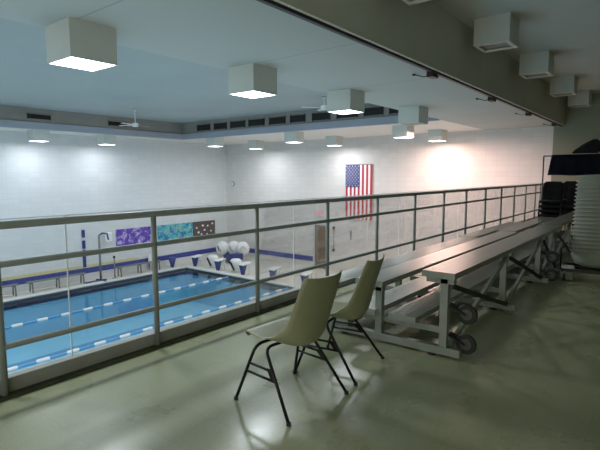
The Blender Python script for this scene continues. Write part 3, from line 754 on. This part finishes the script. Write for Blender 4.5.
PROF = [(.262, .408, .17, -.02, .0), (.258, .432, .19, -.02, .0), (.235, .446, .20, -.015, .004), (.15, .432, .21, 0, .014), (.03, .410, .216, .01, .04), (-.08, .392, .215, .03, .085),
        (-.155, .402, .212, .06, .11), (-.20, .45, .208, .075, .08), (-.228, .545, .203, .065, .035), (-.262, .68, .196, .05, .014), (-.302, .81, .186, .04, .014), (-.316, .852, .176, .038, .016), (-.322, .862, .165, .036, .016)]
def make_shell_chair():
    t = thing('shell_chair', '', 'chair')
    bm = B(); shell_mesh(bm, PROF); obj('seat_shell', bm, MT['shell'], t)
    fx, fy, tx = .28, .245, .20
    zt = .388
    for sy, ty in ((1, .12), (-1, .03)):
        pts = [(-fx, sy*fy, .008)] + [tuple(v) for v in bend((-fx, sy*fy, 0), (-tx-.01, ty, zt), (0, ty, zt), .06)] + [tuple(v) for v in bend((0, ty, zt), (tx+.01, ty, zt), (fx, sy*fy, 0), .06)] + [(fx, sy*fy, .008)]
        bm = B(); tube(bm, pts, .0105, 10); lo = obj('leg_frame', bm, MT['black_tube'], t)
        for sx in (-1, 1):
            bm = B(); cyl(bm, (sx*fx, sy*fy, .01), (0, 0, 1), .0145, .02, 10); obj('foot_cap', bm, MT['rubber'], lo)
    def on(sx, front, z):  # point on leg tube at height z
        f = z/zt; sy, ty = (1, .12) if front else (-1, .03)
        return (sx*(fx+(tx+.01-fx)*f), sy*fy+(ty-sy*fy)*f, z)
    for sx in (-1, 1):
        for z in (.262, .208):
            bm = B(); tube(bm, [on(sx, True, z), on(sx, False, z)], .0085, 8); obj('crossbar', bm, MT['black_tube'], t)
        bm = B(); a, b_ = Vector(on(sx, False, .27)), Vector(on(sx, False, .205)); c, d_ = a+Vector((0, .05, 0)), b_+Vector((0, .035, 0))
        for off in (-.004, .004): quad(bm, [tuple(v+Vector((off, 0, 0))) for v in (a, b_, d_, c)])
        obj('link_plate', bm, MT['black_tube'], t)
    return t
c1 = make_shell_chair(); c1.location = (2.36, 1.93, 0); c1.rotation_euler = (0, 0, math.radians(-5))
c1['label'] = 'olive beige shell chair with black legs, nearer and left of the pair'; c1['group'] = 'shell chairs facing the pool'
dup(c1, (3.01, 1.97, 0), math.radians(9), 'olive beige shell chair with black legs, beside the bleacher end')

# ---------------------------------------------------------------- stack of pale shells on a dolly, at the right edge
SX, SY = 7.75, .79
def rounded_shell():
    """pale chair shell without legs, back towards the viewer"""
    t = thing('stacked_shell', '', 'chair')
    bm = B()
    prof_ = [(.06, .0), (.2, .005), (.27, .03), (.30, .08), (.312, .15), (.318, .225), (.335, .245), (.345, .24), (.343, .228), (.332, .222)]
    n = 30; rings = []
    for (rr, z) in prof_:
        rings.append([bm.verts.new((math.sin(a)*rr, -math.cos(a)*rr*.95, z-.03*(1-math.cos(a))*(z > .1))) for a in [math.radians(-125+250*k/n) for k in range(n+1)]])
    for a, b_ in zip(rings, rings[1:]):
        for k in range(n):
            bm.faces.new((a[k], a[k+1], b_[k+1], b_[k]))
    bmesh.ops.recalc_face_normals(bm, faces=bm.faces); bmesh.ops.solidify(bm, geom=bm.faces[:], thickness=.005)
    for f in bm.faces: f.smooth = True
    obj('seat_shell', bm, MT['shell_pale'], t)
    return t
ang = math.radians(-84)
sh = rounded_shell()
n_st = 20
for i in range(n_st):
    z = .20+i*.0545; lean = .0015*i
    p_ = (SX+lean*.5, SY-lean*1.2, z)
    lab = 'pale grey plastic chair shell nested in the tall stack at the right edge'
    if i == 0: sh.location = p_; sh.rotation_euler = (0, 0, ang); sh['label'] = lab; sh['group'] = 'pale chair shells in the tall stack'
    else: dup(sh, p_, ang, lab)
t = thing('chair_dolly', 'low dark steel dolly under the stack of pale chair shells', 'dolly', (SX, SY, 0), ang)
bm = B()
for y in (-.28, 0, .28): bar(bm, (-.42, y, .15), (.42, y, .15), .04, .04)
for x in (-.4, .4): bar(bm, (x, -.3, .15), (x, .3, .15), .04, .04)
obj('frame', bm, MT['dark_brace'], t)
for x in (-.38, .38):
    for y in (-.28, .28):
        bm = B(); cyl(bm, (x, y, .055), (1, 0, 0), .055, .03, 18, bev=.008); obj('wheel', bm, MT['rubber'], t)
        bm = B(); bar(bm, (x, y, .055), (x, y, .14), .05, .03, (1, 0, 0)); obj('caster_fork', bm, MT['hub'], t)
bm = B(); tube(bm, [(-.43, -.3, .16), (-.43, -.34, .45), (-.36, -.38, .55)], .012, 8); obj('side_arm', bm, MT['dark_brace'], t)
t = thing('floor_case', 'small pale case on the floor between the bleacher and the stack', 'case', (7.55, 1.12, 0), .2)
bm = B(); box(bm, -.1, .1, -.08, .08, .0, .16, bev=.02); obj('body', bm, MT['lamp_off'], t)
bm = B(); box(bm, -.1, .1, -.085, .085, .162, .19, bev=.01); obj('lid', bm, MT['lamp_box'], t)

# ---------------------------------------------------------------- black stacking chairs behind the bleachers
def make_black_chair():
    t = thing('black_stacking_chair', '', 'chair')
    bm = B(); box(bm, -.22, .22, -.22, .22, .43, .48, bev=.015); obj('seat', bm, MT['black_cloth'], t)
    bm = B()
    v = 8; rows = []
    for z, yb, hw in ((.55, -.22, .19), (.62, -.235, .215), (.76, -.25, .215), (.86, -.265, .20), (.90, -.27, .15)):
        rows.append([bm.verts.new((-hw+2*hw*k/v, yb+.03*(2*k/v-1)**2, z)) for k in range(v+1)])
    for a, b_ in zip(rows, rows[1:]):
        for k in range(v): bm.faces.new((a[k], a[k+1], b_[k+1], b_[k])).smooth = True
    bmesh.ops.recalc_face_normals(bm, faces=bm.faces); bmesh.ops.solidify(bm, geom=bm.faces[:], thickness=.035); obj('backrest', bm, MT['black_cloth'], t)
    for sx in (-1, 1):
        bm = B(); tube(bm, [(sx*.215, .22, 0), (sx*.215, .2, .42), (sx*.215, -.2, .42)], .011, 6); obj('leg', bm, MT['chrome'], t)
        bm = B(); tube(bm, [(sx*.215, -.24, 0), (sx*.215, -.2, .44), (sx*.2, -.25, .7)], .011, 6); obj('leg', bm, MT['chrome'], t)
    return t
bc = make_black_chair(); first = True
stacks = [(11.85, 2.17, 5, PI/2+.05, 'nearest the railing'), (12.45, 1.93, 5, PI/2-.2, 'in the middle'), (11.9, 1.69, 4, PI/2-.03, 'farthest from the railing')]
for (x, y, n, rz, lab) in stacks:
    for k in range(n):
        lb = f'black padded chair in the dark stack {lab}, behind the bleachers'
        p_ = (x+.02*k, y, .105*k)
        if first: bc.location = p_; bc.rotation_euler = (0, 0, rz); bc['label'] = lb; bc['group'] = 'black chairs stacked '+lab; first = False
        else: dup(bc, p_, rz, lb, 'black chairs stacked '+lab)

# ---------------------------------------------------------------- rack with navy cloth and black bag
RKX = 13.0
t = thing('garment_rack', 'thin steel rack behind the bleachers carrying the navy cloth', 'rack', (RKX, 1.6, 0))
for y in (.98, -1.15):
    bm = B(); tube(bm, [(0, y, .04), (0, y, 1.93)], .018, 8); obj('upright', bm, MT['grey_steel'], t)
    bm = B(); bar(bm, (-.28, y, .05), (.28, y, .05), .04, .04); obj('base_foot', bm, MT['grey_steel'], t)
bm = B(); tube(bm, [(0, .98, 1.93), (0, -1.15, 1.93)], .018, 8); obj('top_bar', bm, MT['grey_steel'], t)
bm = B()
ny, nz = 40, 10; rows = []
for side in (1,):
    prof_ = [(-.06, 1.46), (-.055, 1.6), (-.045, 1.78), (-.025, 1.94), (0, 1.957), (.025, 1.94), (.045, 1.8), (.055, 1.65), (.06, 1.55)]
    for (px, pz) in prof_:
        row = []
        for k in range(ny+1):
            y = .80-1.9*k/ny; amp = max(0, 1.94-pz)*.06
            row.append(bm.verts.new((px+math.sin(k*1.1)*amp, y+(.07*(1.94-pz)*2 if k < 3 else 0), pz+(.006*math.sin(k*.5) if pz < 1.56 else 0))))
        rows.append(row)
for a, b_ in zip(rows, rows[1:]):
    for k in range(ny): bm.faces.new((a[k], a[k+1], b_[k+1], b_[k])).smooth = True
bmesh.ops.solidify(bm, geom=bm.faces[:], thickness=.006)
o = obj('navy_cloth', bm, MT['navy']); o.location = (RKX, 1.6, 0); tag(o, 'navy blue cloth draped over the top bar of the rack', 'cloth')
# black angular bag on top
t = thing('black_bag', 'black angular bag lying on top of the navy cloth', 'bag', (RKX, 1.62, 1.975))
bm = B()
pts = [(.36, 0), (.28, .08), (.1, .22), (-.12, .33), (-.2, .30), (-.27, .16), (-.2, .0)]
f0 = [bm.verts.new((-.14, y, z)) for y, z in pts]; f1 = [bm.verts.new((.14, y*.95, z*.95)) for y, z in pts]
bm.faces.new(f0); bm.faces.new(f1[::-1])
for k in range(len(pts)): bm.faces.new((f0[k], f0[(k+1) % len(pts)], f1[(k+1) % len(pts)], f1[k]))
bmesh.ops.bevel(bm, geom=bm.edges[:], offset=.025, segments=2, affect='EDGES'); obj('body', bm, MT['black_cloth'], t)
bm = B(); tube(bm, [(-.13, .15, .1), (-.18, .05, .2), (-.18, -.05, .22), (-.13, -.1, .2)], .012, 6); obj('strap', bm, MT['black'], t)

# ---------------------------------------------------------------- world and colour
def fill(name, loc, rot, sx, sy, power, col):
    l = bpy.data.lights.new(name, 'AREA'); l.shape = 'RECTANGLE'; l.size = sx; l.size_y = sy; l.energy = power; l.color = col
    o = bpy.data.objects.new(name, l); C.objects.link(o); o.location = loc; o.rotation_euler = rot
fill('pool_bounce_fill', (5, 11.5, -2.6), (PI, 0, 0), 16, 12, 230, (.95, .98, .95))  # unseen lamp facing up, added in place of bounce off the pool
fill('hall_fill_light', (4.5, 11.5, ZH-.15), (0, 0, 0), 15, 10, 190, (.95, .97, 1.0))  # unseen fill added below the high ceiling to soften the hall
fill('balcony_fill_light', (-4.0, -.5, .3), (0, -PI*.78, 0), 1.5, 5, 175, (1, .99, .92))  # unseen fill added near the floor, tilted up to lift the balcony ceiling
wd = bpy.data.worlds.new('world'); bpy.context.scene.world = wd; wd.use_nodes = True
wd.node_tree.nodes['Background'].inputs[0].default_value = (.5, .55, .6, 1); wd.node_tree.nodes['Background'].inputs[1].default_value = .05
sc = bpy.context.scene
sc.view_settings.view_transform = 'Standard'; sc.view_settings.look = 'None'; sc.view_settings.exposure = 0
sc.cycles.use_denoising = True
sc.cycles.max_bounces = 8; sc.cycles.diffuse_bounces = 5; sc.cycles.transparent_max_bounces = 16
sc.cycles.sample_clamp_indirect = 6
